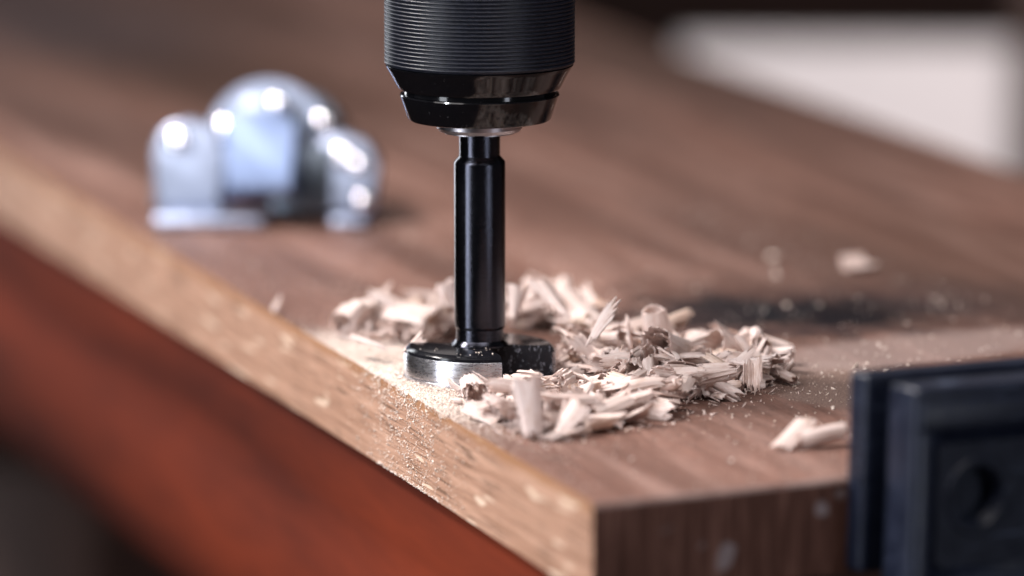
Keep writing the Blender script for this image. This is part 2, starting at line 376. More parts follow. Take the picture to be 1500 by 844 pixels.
# ------------------------------------------------------------------ drill chuck
def build_chuck():
    root = empty('drill_chuck', (0, 0, 48.6))
    def P(pr): return [(r, z-48.6) for r, z in pr]
    # ribbed sleeve
    pr = [(0, 62.3), (18.0, 62.3), (18.45, 62.5)]; z = 62.7
    while z < 112:
        pr += [(18.50, z), (18.62, z+.10), (18.66, z+.22), (18.62, z+.34), (18.50, z+.44), (18.34, z+.50), (18.34, z+.70)]; z += .765
    pr += [(18.3, z), (17.0, z+1.2), (0, z+1.2)]
    from_bm('ribbed_sleeve', lathe(P(pr), 160), M_RUB, root, angle=40)
    up = [(0, 57.4), (15.2, 57.4), (15.75, 57.55), (16.05, 57.9), (16.5, 58.8), (17.25, 60.2), (17.9, 61.3), (18.25, 61.9), (18.35, 62.15), (18.2, 62.28), (0, 62.28)]
    from_bm('upper_collar', lathe(P(up), 160), M_CHUCK, root, angle=30)
    from_bm('groove_ring', lathe(P([(0, 56.6), (14.9, 56.6), (14.9, 57.38), (0, 57.38)]), 128), M_CHUCK, root)
    lo = [(0, 51.2), (13.2, 51.2), (13.75, 51.35), (14.1, 51.75), (15.45, 55.9), (15.6, 56.25), (15.5, 56.5), (15.1, 56.58), (0, 56.58)]
    from_bm('nose_collar', lathe(P(lo), 160), M_CHUCK, root, angle=30)
    ring = [(4.2, 49.3), (7.3, 49.0), (7.9, 49.1), (8.45, 49.8), (8.6, 51.19), (4.2, 51.19)]
    from_bm('steel_ring', lathe(P(ring+[ring[0]]), 128), M_RING, root, angle=30)
    for k in range(3):
        bm = lathe([(0, 48.75-48.6), (7.0, 48.75-48.6), (7.0, 49.8-48.6), (0, 49.8-48.6)], 24, k*120+8, k*120+112)
        for v in bm.verts:
            r = math.hypot(v.co.x, v.co.y)
            if r < 3.9:
                a = R(k*120+60); v.co.x += 4.0*math.sin(a); v.co.y -= 4.0*math.cos(a)
        from_bm('jaw', bm, M_RING, root, angle=30)
    return tag(root, 'black drill chuck with ribbed sleeve and steel ring gripping the bit', 'drill chuck')
build_chuck()

# ------------------------------------------------------------------ forstner bit
def build_bit():
    root = empty('forstner_bit', (0, 0, 0))
    pr = [(0, 6.9), (5.6, 6.9), (5.6, 7.15), (5.05, 7.6), (4.78, 8.0), (4.72, 9.4), (4.72, 10.2), (4.98, 10.6), (5.03, 10.9), (5.03, 43.0), (4.95, 43.35), (4.2, 44.2), (4.0, 44.5), (4.0, 53), (0, 53)]
    z0 = 0
    from_bm('shank', lathe(pr, 96), M_SHANK, root, angle=30)
    secs = ((-98.0, 17.0), (82.0, 197.0))
    for a0, a1 in secs:
        body = [(0, .3), (14.6, .3), (14.72, .6), (14.72, 5.85), (14.6, 6.3), (14.0, 6.85), (13.7, 6.95), (0, 6.95)]
        bm = lathe(body, 64, a0, a1)
        for f in bm.faces:
            nn = f.normal if f.normal.length > 0 else f.calc_center_median()
        bmesh.ops.recalc_face_normals(bm, faces=bm.faces); bm.normal_update()
        for f in bm.faces:
            c = f.calc_center_median()
            radial = abs(f.normal.z) < .1 and abs(f.normal.x*c.x+f.normal.y*c.y) < .3*max(1e-6, math.hypot(c.x, c.y)) and f.calc_area() > 20
            f.material_index = 1 if radial else 0
        from_bm('head_segment', bm, [M_HEAD, M_GUL], root, angle=25)
        band = [(14.4, .1), (14.85, .0), (15.02, .25), (15.05, 1.15), (14.86, 1.25), (14.82, 1.45), (15.0, 1.6), (15.0, 5.45), (14.9, 5.72), (14.4, 5.72)]
        from_bm('rim_band', lathe(band+[band[0]], 72, a0, a1), M_BAND, root, angle=30)
    # the two lifting cutters lying in the gullets
    for a in (70.0, 250.0):
        bm = bmesh.new(); box_bm(bm, 1.5, 14.3, -2.8, -.3, .15, 1.1, .15, 1)
        o = from_bm('cutter', bm, M_BAND, root); o.rotation_euler = (R(24), 0, R(90-a)-R(90)+R(0))
    bm = lathe([(0, -1.5), (1.4, .2), (1.4, .5), (0, .5)], 24); from_bm('centre_point', bm, M_BAND, root)
    root.location.z = -0.25*MM
    return tag(root, 'black forstner drill bit with a bright steel rim resting on the board', 'drill bit')
build_bit()

# ------------------------------------------------------------------ chrome cabinet hinge behind, left
def build_hinge():
    g = on_z(390, 325); root = empty('cabinet_hinge', (g[0], g[1], 0), R(-6))
    k = DIST_H = 6.32
    X = lambda px: (px-390)/6.32
    Z = lambda py: (322-py)/6.24
    def rounded(x0, x1, z0, z1, r, n=8):
        pts = [(x0, z0), (x1, z0)]
        for i in range(n+1):
            a = math.pi/2*i/n; pts.append((x1-r+r*math.cos(a), z1-r+r*math.sin(a)))
        for i in range(n+1):
            a = math.pi/2*i/n; pts.append((x0+r-r*math.sin(a), z1-r+r*math.cos(a)))
        return pts
    from_bm('flange', prism_y(rounded(X(224), X(330), 1.0, Z(183), 7.0), -4, 3, 1.7, 5), M_CHR, root)
    from_bm('flange', prism_y(rounded(X(455), X(555), 1.0, Z(199), 7.0), -4, 3, 1.7, 5), M_CHR, root)
    # cup: arched shell, open to the front
    def arch(x0, x1, z0, zt, n=20):
        r = (x1-x0)/2; cx = (x0+x1)/2; cz = zt-r
        return [(x0, z0), (x1, z0)]+[(cx+r*math.cos(math.pi*i/n), cz+r*math.sin(math.pi*i/n)) for i in range(n+1)]
    from_bm('cup', prism_y(arch(X(300), X(480), 4.0, Z(121)), -1, 13, 2.6, 5), M_CHR, root)
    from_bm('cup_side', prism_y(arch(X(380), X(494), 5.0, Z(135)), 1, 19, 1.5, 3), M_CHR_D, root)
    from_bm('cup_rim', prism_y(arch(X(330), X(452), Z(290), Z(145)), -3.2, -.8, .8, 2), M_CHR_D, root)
    ar = from_bm('arm', prism_y(rounded(X(336), X(438), -18, 1, 3.0), -3, 3, .9, 3), M_ARM, root)
    ar.location = Vector((0, -4.2, Z(172)))*MM; ar.rotation_euler = (R(-27), 0, R(4))
    from_bm('arm_cap', prism_y(rounded(X(350), X(420), Z(188), Z(146), 4.0), -7, -3.3, 1.2, 3), M_CHR, root)
    bm = bmesh.new(); box_bm(bm, X(236), X(400), -15, -4.2, .15, 3.4, 1.3, 3); from_bm('foot_plate', bm, M_CHR, root)
    bm = bmesh.new(); box_bm(bm, X(492), X(548), -11, -4.2, .15, 3.0, 1.3, 3); from_bm('foot_plate', bm, M_CHR, root)
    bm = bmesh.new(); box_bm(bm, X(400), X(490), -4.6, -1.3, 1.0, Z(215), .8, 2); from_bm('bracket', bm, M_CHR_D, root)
    for px, py, r, y in ((262, 214, 3.0, -4), (505, 232, 2.8, -4), (408, 160, 2.4, -7), (330, 192, 2.6, -4.0), (430, 208, 2.2, -11), (472, 184, 2.6, -2.5), (540, 300, 2.2, -11), (528, 245, 2.2, -4)):  # flange screw heads, plus glossy beads added to catch bokeh glints
        bm = bmesh.new(); bmesh.ops.create_uvsphere(bm, u_segments=24, v_segments=16, radius=r)
        for v in bm.verts: v.co = Vector((v.co.x+X(px), v.co.y*.75+y, v.co.z+Z(py)))
        from_bm('glint_head', bm, M_GLINT, root, angle=80)
    for ch in root.children:
        if ch.name.split('.')[0] not in ('arm', 'foot_plate'):
            ch.rotation_euler = (R(-13), 0, 0); ch.location.z = .8*MM
    return tag(root, 'shiny chrome cabinet hinge standing out of focus behind the drill', 'hinge')
M_ARM = mat_chrome('blue tinted zinc arm', (.27, .35, .55), .34, .05)
M_GLINT = mat_chrome('polished rivet', (.95, .95, 1.0), .06, 0)
build_hinge()

# ------------------------------------------------------------------ clamp jaw, right foreground
def build_clamp():
    # local frame: origin on the end face, +x along the end face to the right, -y towards the camera
    bdir = math.atan2(_e[1], _e[0])+R(4.5)
    g = on_z(1234, 696)
    root = empty('clamp_jaw', (g[0], g[1], 0), bdir)
    root.location = Vector((g[0], g[1], .6))*MM + Vector((math.sin(bdir), -math.cos(bdir), 0))*.0008
    root.rotation_euler = Matrix.Rotation(bdir, 4, 'Z').to_euler() if False else (Matrix.Rotation(bdir, 4, 'Z') @ Matrix.Rotation(R(1.6), 4, 'Y')).to_euler()
    bm = bmesh.new(); box_bm(bm, 0, 66, -6.0, 0, -17.6, 18.8, 1.2, 4); from_bm('rear_pad', bm, M_CLAMP, root)
    bm = bmesh.new(); box_bm(bm, 4.5, 64, -11.4, -5.9, -40, 15.5, .2, 1); from_bm('web', bm, M_CLAMP2, root)
    bm = bmesh.new(); box_bm(bm, .8, 66, -20.0, -11.3, -44, 18.2, 1.1, 4); fp = from_bm('front_plate', bm, M_CLAMP, root, angle=30)
    bm = bmesh.new(); bmesh.ops.create_cone(bm, cap_ends=True, segments=48, radius1=4.95, radius2=4.95, depth=7)
    for v in bm.verts: v.co = Vector((v.co.x+SOCK[0], v.co.z-20.0, v.co.y+SOCK[1]))
    ct = from_bm('socket_cutter', bm, M_CLAMP2, root)
    md = fp.modifiers.new('socket', 'BOOLEAN'); md.operation = 'DIFFERENCE'; md.object = ct; md.solver = 'EXACT'
    bpy.context.view_layer.update(); me = bpy.data.meshes.new_from_object(fp.evaluated_get(bpy.context.evaluated_depsgraph_get()))
    fp.modifiers.clear(); fp.data = me; bpy.data.objects.remove(ct)
    def raised(x0, x1, z0, z1, y, d, name, m, b=.6):
        bm = bmesh.new(); box_bm(bm, x0, x1, y-d, y+.4, z0, z1, b, 2); from_bm(name, bm, m, root, angle=30)
    Y = -20.0
    raised(1.6, 65, 10.6, 15.8, Y, .9, 'top_bar', M_CLAMP)
    raised(1.6, 4.2, -40, 10.4, Y, .9, 'side_bar', M_CLAMP)
    # lower field with a socket cut through: annulus inside a rectangle
    cx, cz, rr = SOCK[0], SOCK[1], 5.7
    x0, x1, z0, z1 = 5.2, 65, -14.5, 8.0
    n = 48; bm = bmesh.new(); yF, yB = Y-.8, Y+.3
    def rect_pt(a):
        dx, dz = math.cos(a), math.sin(a)
        t = min((x1-cx)/dx if dx > 1e-9 else ((x0-cx)/dx if dx < -1e-9 else 1e9), (z1-cz)/dz if dz > 1e-9 else ((z0-cz)/dz if dz < -1e-9 else 1e9))
        return cx+dx*t, cz+dz*t
    V = []
    for i in range(n):
        a = 2*math.pi*i/n; ox, oz = rect_pt(a); ca, sa = math.cos(a), math.sin(a)
        V.append([bm.verts.new((ox, yB, oz)), bm.verts.new((ox, yF, oz)), bm.verts.new((cx+(rr+1.3)*ca, yF, cz+(rr+1.3)*sa)),
                  bm.verts.new((cx+(rr+1.0)*ca, yF-.5, cz+(rr+1.0)*sa)), bm.verts.new((cx+rr*ca, yF-.5, cz+rr*sa)), bm.verts.new((cx+(rr-.6)*ca, yF+.2, cz+(rr-.6)*sa)), bm.verts.new((cx+(rr-.8)*ca, yB, cz+(rr-.8)*sa))])
    for i in range(n):
        A, B = V[i], V[(i+1) % n]
        for j in range(6): bm.faces.new((A[j], B[j], B[j+1], A[j+1]))
    from_bm('socket_plate', bm, M_CLAMP2, root, angle=30)
    raised(5.2, 65, -40, -16.5, Y, .8, 'lower_bar', M_CLAMP)
    return tag(root, 'dark navy plastic clamp jaw with round socket clamped at the board end', 'clamp')
build_clamp()

# ------------------------------------------------------------------ wood shavings
def thick_patch(P, th, V, Fc, UV, uv0, uv1, taper=True):
    """P: (n, m, 3) grid; adds a thin solid. first index across the fibres, second along them"""
    n, m, _ = P.shape
    du = np.gradient(P, axis=0); dv = np.gradient(P, axis=1); N = np.cross(du, dv); N /= np.linalg.norm(N, axis=2, keepdims=True)+1e-9
    t = np.full((n, m, 1), th/2)
    A, B = P+N*t, P-N*t; base = len(V)
    V.extend(A.reshape(-1, 3).tolist()); V.extend(B.reshape(-1, 3).tolist())
    uu = np.linspace(uv0, uv1, n); vv = np.linspace(0, 1, m)
    for _ in range(2):
        for i in range(n):
            for j in range(m): UV.append((uu[i], vv[j]))
    ia = lambda i, j: base+i*m+j
    ib = lambda i, j: base+n*m+i*m+j
    for i in range(n-1):
        for j in range(m-1):
            Fc.append((ia(i, j), ia(i+1, j), ia(i+1, j+1), ia(i, j+1))); Fc.append((ib(i, j), ib(i, j+1), ib(i+1, j+1), ib(i+1, j)))
    for i in range(n-1):
        Fc.append((ia(i, 0), ib(i, 0), ib(i+1, 0), ia(i+1, 0))); Fc.append((ia(i, m-1), ia(i+1, m-1), ib(i+1, m-1), ib(i, m-1)))
    for j in range(m-1):
        Fc.append((ia(0, j), ia(0, j+1), ib(0, j+1), ib(0, j))); Fc.append((ia(n-1, j), ib(n-1, j), ib(n-1, j+1), ia(n-1, j+1)))

def shaving_mesh(name, rng, kind, length=8.0, turns=.8, rad=1.9, cone=.0, pitch=.5, groups=5, splay=.25, th=.2, strand=.27, mat=0, jag=.18, closed=.0):
    """fibres run along x; the sheet curls about x. groups of fibres part at the ends"""
    V, Fc, UV = [], [], []
    m = 8
    if kind == 'roll': arc = turns*2*math.pi*rad
    else: arc = rad*2.2*turns+2.0
    ns = max(6, int(arc/strand)); s = np.linspace(0, 1, ns+1)
    cuts = sorted(set([0, ns]+[int(x) for x in rng.integers(1, ns, size=max(0, groups-1))]))
    ribs = rng.normal(0, .07, ns+1)
    jag0 = rng.random(ns+1)*jag; jag1 = rng.random(ns+1)*jag
    skew = rng.normal(0, .12)
    ph = rng.random()*6.28; wa = rng.normal(0, .25); fold = rng.uniform(.35, .8); nf = rng.integers(4, 9)
    bend = rng.normal(0, .10)
    def surf(si, t, ri):
        # si, t, ri arrays broadcast
        x = (t-.5+skew*(si-.5))*length
        if kind == 'roll':
            th_ = turns*2*math.pi*(si-.5)+ph; r = (rad+pitch*(si-.5)*turns+ri)*(1+cone*(t-.5))*(1+.06*np.sin(3*th_+2*t))
            y, z = r*np.cos(th_), r*np.sin(th_)
        elif kind == 'crumple':
            aa = (si-.5)*arc; k = 1.0/max(rad*1.6, .5); y = np.sin(aa*k)/k; z = -np.cos(aa*k)/k+1/k
            zz = fold*np.abs(((si*nf+.15*np.sin(5*t)) % 1)*2-1)*(.7+.5*t); z = z+zz+ri; x = x+.15*length*np.sin(si*4+ph)*t
        elif kind == 'fan':
            fa = (si-.5)*(.25+turns*.8); q = (t+.25)*length; x = q*np.cos(fa)-length*.7; y = q*np.sin(fa); z = rad*.25*np.cos((si-.5)*5)*(.4+t)+ri
        else:
            y = (si-.5)*arc*(1+cone*(t-.5)); z = rad*.5*np.cos((si-.5)*2.4)+ri
        z = z+bend*x*x/length+wa*.35*np.sin(t*4+ph)
        return np.stack(np.broadcast_arrays(x, y, z), -1)
    for a, b in zip(cuts[:-1], cuts[1:]):
        if b-a < 1: continue
        si = s[a:b+1][:, None]; t0 = jag0[a:b+1]; t1 = 1-jag1[a:b+1]
        e = rng.random()*jag*.8
        t = (t0[:, None]*(1-np.linspace(0, 1, m))[None, :]+(t1-e)[:, None]*np.linspace(0, 1, m)[None, :])
        P = surf(si, t, ribs[a:b+1][:, None]*1.0)
        # ends of each bundle splay apart and narrow
        c = P.mean(axis=0, keepdims=True); w_ = np.clip((t-.45)/.55, 0, 1)**1.6; w0 = np.clip((.3-t)/.3, 0, 1)**1.5
        P = c+(P-c)*(1-(.32*w_+.2*w0)[..., None]*min(1, splay*4))
        d = rng.normal(0, splay, 3)*np.array([.25, 1, 1])*length*.55; d0 = rng.normal(0, splay, 3)*np.array([.25, 1, 1])*length*.18
        P = P+w_[..., None]*d+w0[..., None]*d0
        thick_patch(P, th*rng.uniform(.7, 1.3), V, Fc, UV, s[a], s[b])
    V = np.array(V); V -= (V.max(0)+V.min(0))/2
    me = bpy.data.meshes.new(name); me.from_pydata((V*MM).tolist(), [], Fc); me.materials.append(M_SH[mat])
    me.polygons.foreach_set('use_smooth', [True]*len(me.polygons)); me.set_sharp_from_angle(angle=R(52))
    ul = me.uv_layers.new(name='UVMap'); li = np.zeros(len(me.loops), int); me.loops.foreach_get('vertex_index', li)
    ul.data.foreach_set('uv', np.array(UV)[li].astype(np.float32).ravel()); me.update()
    return me, V

rng = np.random.default_rng(11)
LIB = []
for i in range(56):
    u = rng.random(); L = float(np.clip(rng.normal(9.8, 2.2), 5.5, 14.5)); mt = int(rng.random() < .15)
    if u < .46:
        k = 'roll'; a = dict(length=L*1.0, turns=rng.uniform(.55, 1.35), rad=rng.uniform(.75, 1.9), cone=rng.uniform(-.7, .7), groups=int(rng.integers(1, 4)), splay=rng.uniform(.01, .06), jag=.22)
    elif u < .66:
        k = 'crumple'; a = dict(length=L*.75, turns=rng.uniform(.8, 1.6), rad=rng.uniform(1.0, 1.9), groups=int(rng.integers(2, 5)), splay=rng.uniform(.02, .08), jag=.25)
    elif u < .82:
        k = 'fan'; a = dict(length=L*.85, turns=rng.uniform(.0, .55), rad=rng.uniform(1.2, 2.2), groups=int(rng.integers(4, 9)), splay=rng.uniform(.05, .13), jag=.25)
    else:
        k = 'sliver'; a = dict(length=L*1.1, turns=.3, rad=rng.uniform(.4, 1.0), cone=rng.uniform(-.6, .3), groups=int(rng.integers(2, 4)), splay=rng.uniform(.03, .14), jag=.3)
    me, V = shaving_mesh('shaving_'+k, rng, k, th=rng.uniform(.12, .26), mat=mt, **a)
    LIB.append((me, V, k, L))

# height map of what already lies on the board (0.5 mm cells)
HX0, HY0, HN, HC = -60.0, -130.0, 420, .5
H = np.zeros((HN, HN))
def hidx(x, y): return np.clip(((x-HX0)/HC).astype(int), 0, HN-1), np.clip(((y-HY0)/HC).astype(int), 0, HN-1)
# the bit stands in the way
gx, gy = np.meshgrid(HX0+(np.arange(HN)+.5)*HC, HY0+(np.arange(HN)+.5)*HC, indexing='ij')
H[(gx**2+gy**2) < 15.3**2] = 7.0
notch_a = np.degrees(np.arctan2(gx, -gy)); H[((gx**2+gy**2) < 15.3**2) & (notch_a > 20) & (notch_a < 78)] = 0.5
H[(gx**2+gy**2) < 5.4**2] = 40.0

def place(me, loc, rot, name='wood_shaving'):
    o = bpy.data.objects.new(name, me); COL.objects.link(o); o.location = Vector(loc)*MM; o.rotation_euler = rot.to_euler() if hasattr(rot, 'to_euler') else rot
    return o
def settle(V, q, x, y, pct=88, sink=0.25):
    W = V @ np.array(q.to_matrix()).T
    ix, iy = hidx(W[:, 0]+x, W[:, 1]+y); need = H[ix, iy]-W[:, 2]
    floor_need = -W[:, 2].min()+.03
    z = max(np.percentile(need, pct)-sink, floor_need)
    np.maximum.at(H, (ix, iy), np.minimum(W[:, 2]+z, 60)*1.0*.97)
    return z, W

def in_poly(x, y, poly):
    c = False; j = len(poly)-1
    for i in range(len(poly)):
        xi, yi = poly[i]; xj, yj = poly[j]
        if (yi > y) != (yj > y) and x < (xj-xi)*(y-yi)/(yj-yi)+xi: c = not c
        j = i
    return c
# footprints of the pile on the board, in photograph pixels
ZONES = [
 # polygon, top height (mm), count, where
 ([(505, 478), (560, 463), (665, 462), (668, 488), (640, 500), (600, 508), (545, 506), (500, 497)], 5.2, 38, 'left'),
 ([(742, 462), (800, 455), (860, 462), (880, 480), (845, 492), (800, 486), (745, 482)], 6.0, 30, 'behind'),
 ([(828, 512), (875, 498), (960, 505), (1060, 512), (1130, 530), (1148, 550), (1118, 575), (1040, 592), (960, 590), (890, 596), (850, 575), (822, 545)], 5.6, 130, 'right'),
 ([(715, 588), (770, 578), (850, 585), (930, 592), (1010, 598), (925, 624), (840, 642), (775, 644), (705, 612), (668, 592)], 4.6, 66, 'front'),
]
GROUP = 'fresh wood shavings piled round the drill bit'
LAB = {
 'left': 'pale blurred wood shaving in the pile left of the bit shank',
 'behind': 'pale blurred wood shaving in the pile just behind the bit',
 'right': 'pinkish beige wood shaving in the sharp heap right of the bit',
 'front': 'soft focus wood shaving in the low heap in front of the bit',
}
KW = {'roll': 'curled', 'crumple': 'crumpled', 'fan': 'fanned', 'sliver': 'slim'}
LAND = {'the tall forked splinter': (880, 480), 'the open ended roll': (978, 505), 'the hollow roll': (1055, 505), 'the upright stick': (1108, 500), 'the twiggy tip shaving': (1150, 550),
        'the ribbed foot flake': (1100, 560), 'the broad middle curl': (980, 582), 'the fluted bundle': (928, 545), 'the long ribbed cylinder': (1050, 578), 'the upright front club': (778, 600),
        'the open front fan': (830, 618), 'the rim leaning flake': (716, 562), 'the front slip shaving': (708, 606), 'the large rear flake': (812, 440), 'the shank knob': (655, 430),
        'the plump rear roll': (518, 460), 'the rear topping flake': (570, 448), 'the feathered rear strip': (540, 500), 'the steel shank': (703, 440), 'the black cutter notch': (775, 535)}
def to_px(p):
    d = np.asarray(p, float)-CAM; t = float(d @ _fw); return 750+F_PX*float(d @ _rt)/t, 422-F_PX*float(d @ _up)/t
USED = {}
def chip_label(o, W, k, sc, where):
    px, py = to_px(np.array(o.location)/MM); e = W.max(0)-W.min(0)
    kind = {'roll': 'curled', 'crumple': 'crumpled', 'fan': 'fan shaped', 'sliver': 'straight'}[k]
    size = 'long' if max(e) > 11.5 else ('short' if max(e) < 8 else 'medium')
    lie = 'upright' if e[2] > .75*max(e) else ('sideways' if e[0] > 1.35*e[1] else ('end on' if e[1] > 1.35*e[0] else 'slanting'))
    cand = sorted(LAND.items(), key=lambda q: math.hypot(q[1][0]-px, (q[1][1]-py)*1.5))[:3]; base = None
    for n_, (lx_, ly_) in cand:
        dx, dy = px-lx_, (py-ly_)*1.5
        rel = ('right of' if dx > 0 else 'left of') if abs(dx) > abs(dy) else ('below' if dy > 0 else 'above')
        lab = '%s %s wood shaving lying %s %s %s' % (size, kind, lie, rel, n_)
        if lie == 'upright': lab = lab.replace('lying upright', 'standing')
        if base is None: base = lab
        if lab not in USED: USED[lab] = 1; return lab
    for n_, (lx_, ly_) in cand:
        lab = '%s %s wood shaving lying %s %s %s' % (size, kind, lie, 'high in the heap near' if o.location.z > .003 else 'low in the heap near', n_)
        if lab not in USED: USED[lab] = 1; return lab
    for n_, _q in sorted(LAND.items(), key=lambda q: math.hypot(q[1][0]-px, (q[1][1]-py)*1.5))[:6]:
        for how in ('resting near the top of the heap', 'lying in the thick of the heap'):
            lab = '%s %s wood shaving %s by %s' % (size, kind, how, n_)
            if (how[0] == 'r') == (o.location.z > .003) and lab not in USED: USED[lab] = 1; return lab
    return base
count = 0
def reject(x, y, r=3.0):
    l = to_local((x, y, 0)); return l[0] < 2.5 or l[1] < 4
# broken small shavings packed between the larger ones: one mesh
bmf = bmesh.new()
for poly, top, num, where in ZONES:
    xs = [p[0] for p in poly]; ys = [p[1] for p in poly]; made = 0; tries = 0; want = {'left': 40, 'behind': 35, 'right': 120, 'front': 80}[where]
    while made < want and tries < want*60:
        tries += 1; px, py = rng.uniform(min(xs), max(xs)), rng.uniform(min(ys), max(ys))
        if not in_poly(px, py, poly): continue
        g = on_z(px, py)
        if reject(g[0], g[1]) or math.hypot(g[0], g[1]) < 17.5: continue
        me, V, k, L = LIB[rng.integers(len(LIB))]; ix, iy = hidx(np.array([g[0]]), np.array([g[1]]))
        if H[ix[0], iy[0]] > top*.45: continue
        q = Quaternion(rng.normal(size=4)).normalized(); sc = rng.uniform(.32, .62)
        z, W = settle(V*sc, q, g[0], g[1], 70, .6); 
        n0 = len(bmf.verts); bmf.from_mesh(me); bmf.verts.ensure_lookup_table()
        T = Matrix.Translation(Vector((g[0], g[1], z))*MM) @ q.to_matrix().to_4x4() @ Matrix.Scale(sc, 4)
        for v in bmf.verts[n0:]: v.co = T @ v.co
        made += 1
me_f = bpy.data.meshes.new('small_shavings'); bmf.to_mesh(me_f); bmf.free(); me_f.materials.append(M_SH[0])
of_ = bpy.data.objects.new('small_shavings', me_f); COL.objects.link(of_)
tag(of_, 'small broken shavings packed in the gaps of the heap', 'wood shavings', kind='stuff')

for poly, top, num, where in ZONES:
    xs = [p[0] for p in poly]; ys = [p[1] for p in poly]; made = 0; tries = 0
    while made < num and tries < num*60:
        tries += 1
        px, py = rng.uniform(min(xs), max(xs)), rng.uniform(min(ys), max(ys))
        if not in_poly(px, py, poly): continue
        g = on_z(px, py)
        if reject(g[0], g[1]) or math.hypot(g[0], g[1]) < 16.5: continue
        me, V, k, L = LIB[rng.integers(len(LIB))]
        ix, iy = hidx(np.array([g[0]]), np.array([g[1]]))
        if H[ix[0], iy[0]] > top*.85: continue
        tilt = rng.normal(0, .24) if rng.random() < .86 else rng.normal(0, .75)
        q = Quaternion((0, 0, 1), rng.uniform(0, 6.283)) @ Quaternion((0, 1, 0), tilt) @ Quaternion((1, 0, 0), rng.choice([0, math.pi])+rng.normal(0, .35))
        sc = rng.uniform(.8, 1.32) if where != 'behind' else rng.uniform(.95, 1.4)
        Hs = H.copy(); z, W = settle(V*sc, q, g[0], g[1])
        if (W[:, 2]+z).max() > top*1.5: H[:] = Hs; continue
        o = place(me, (g[0], g[1], z), q); o.scale = (sc,)*3
        tag(o, chip_label(o, W, k, sc, where), 'wood shaving', GROUP)
        made += 1
    count += made

# shavings that stand out, each aimed from pixel to pixel at a given depth
def hero(label, a, b, ya, yb, roll, kind, seed, **kw):
    r_ = np.random.default_rng(seed); p, q_ = Vector(on_y(*a, ya)), Vector(on_y(*b, yb)); d = q_-p
    me, V = shaving_mesh('shaving_'+kind, r_, kind, length=d.length*kw.pop('lf', .95), **kw)
    rot = d.to_track_quat('X', 'Z') @ Quaternion((1, 0, 0), roll)
    o = place(me, (p+q_)/2, rot); W = V @ np.array(rot.to_matrix()).T; lo = W[:, 2].min()+((p+q_)/2).z
    if lo < .02: o.location.z += (.02-lo)*MM
    tag(o, label, 'wood shaving', GROUP); W = W+np.array(o.location)/MM; ii = hidx(W[:, 0], W[:, 1]); np.maximum.at(H, ii, W[:, 2]*.9); return o
hero('tall forked splinter shaving sticking up out of the heap right of the bit', (852, 512), (911, 431), -2, -1, .3, 'fan', 3, turns=.22, rad=1.6, groups=4, splay=.11, th=.32, jag=.28, lf=1.05)
hero('broad flake leaning left at the foot of the tall forked splinter', (884, 548), (836, 484), 1, 3, 1.2, 'sliver', 5, turns=.6, rad=1.4, groups=3, splay=.04, th=.22)
hero('thin upright flake between the tall splinter and the fat roll', (925, 512), (918, 460), 12, 13, .8, 'sliver', 7, turns=.8, rad=1.4, cone=-.8, groups=2, splay=.03, th=.25)
hero('smooth rounded roll standing up behind the open ended roll', (965, 505), (957, 452), 16, 14, .3, 'roll', 9, turns=1.1, rad=2.5, cone=-.35, groups=2, splay=.01, th=.25, jag=.05)
hero('fat rolled shaving showing its open spiral end to the camera', (957, 502), (1004, 517), -6, 8, .2, 'roll', 12, turns=1.7, rad=2.5, cone=-.3, pitch=.9, groups=3, splay=.015, th=.24, jag=.16, lf=1.0)
hero('hollow roll with dark opening near the rear right of the heap', (1040, 500), (1080, 520), 8, 14, 1.2, 'roll', 14, turns=1.2, rad=2.3, cone=-.2, pitch=.7, groups=2, splay=.02, th=.25, jag=.1)
hero('blurred stubby roll behind the hollow roll at the rear right', (1012, 512), (1022, 490), 18, 20, .4, 'roll', 15, turns=1.1, rad=2.0, groups=2, splay=.02, th=.25, jag=.1)
hero('small blunt peg of wood sticking up at the rear right', (1080, 490), (1098, 515), 8, 6, .0, 'sliver', 16, turns=.1, rad=.6, groups=1, splay=.0, th=.7, strand=.3, jag=.1)
hero('narrow upright stick near the right tip of the heap', (1107, 518), (1110, 482), 9, 9, .0, 'sliver', 17, turns=.0, rad=.4, cone=-.8, groups=1, splay=.0, th=.6, strand=.3, jag=.1)
hero('pointed flat flake jutting out at the far right of the heap', (1105, 522), (1166, 514), 8, 4, .5, 'sliver', 18, turns=.8, rad=1.5, cone=-.6, groups=3, splay=.05, th=.3)
hero('forked twiggy shaving lying alone at the right tip of the heap', (1128, 545), (1166, 562), -2, -10, .6, 'roll', 19, turns=1.1, rad=.9, groups=2, splay=.02, th=.3, jag=.1)
hero('short stub branching upward from the twiggy shaving at the right tip', (1140, 556), (1164, 528), -5, -5, .6, 'roll', 20, turns=1.0, rad=.55, groups=1, splay=.02, th=.3, jag=.1)
hero('wide ribbed flake at the sharp right foot of the heap', (1060, 540), (1136, 573), -6, -12, .25, 'fan', 22, turns=.25, rad=1.6, groups=5, splay=.04, th=.25, jag=.15)
hero('bent shaving with square cut end low at the right foot', (1010, 575), (1076, 596), -18, -26, .2, 'sliver', 23, turns=1.2, rad=1.6, groups=3, splay=.06, th=.25, jag=.05)
hero('long ribbed cylinder shaving lying across the right foot', (1005, 580), (1092, 572), -20, -16, .9, 'roll', 24, turns=1.0, rad=1.1, cone=-.2, groups=3, splay=.03, th=.25, jag=.12)
hero('smooth broad curl in the middle of the heap', (950, 578), (1010, 590), -28, -22, 2.0, 'roll', 25, turns=.8, rad=2.6, cone=.3, groups=2, splay=.03, th=.28, jag=.1)
hero('fluted bundle of parallel fibres fanning out in the heap', (905, 570), (952, 523), -10, -4, .3, 'fan', 26, turns=.2, rad=1.8, groups=8, splay=.05, th=.25, jag=.12)
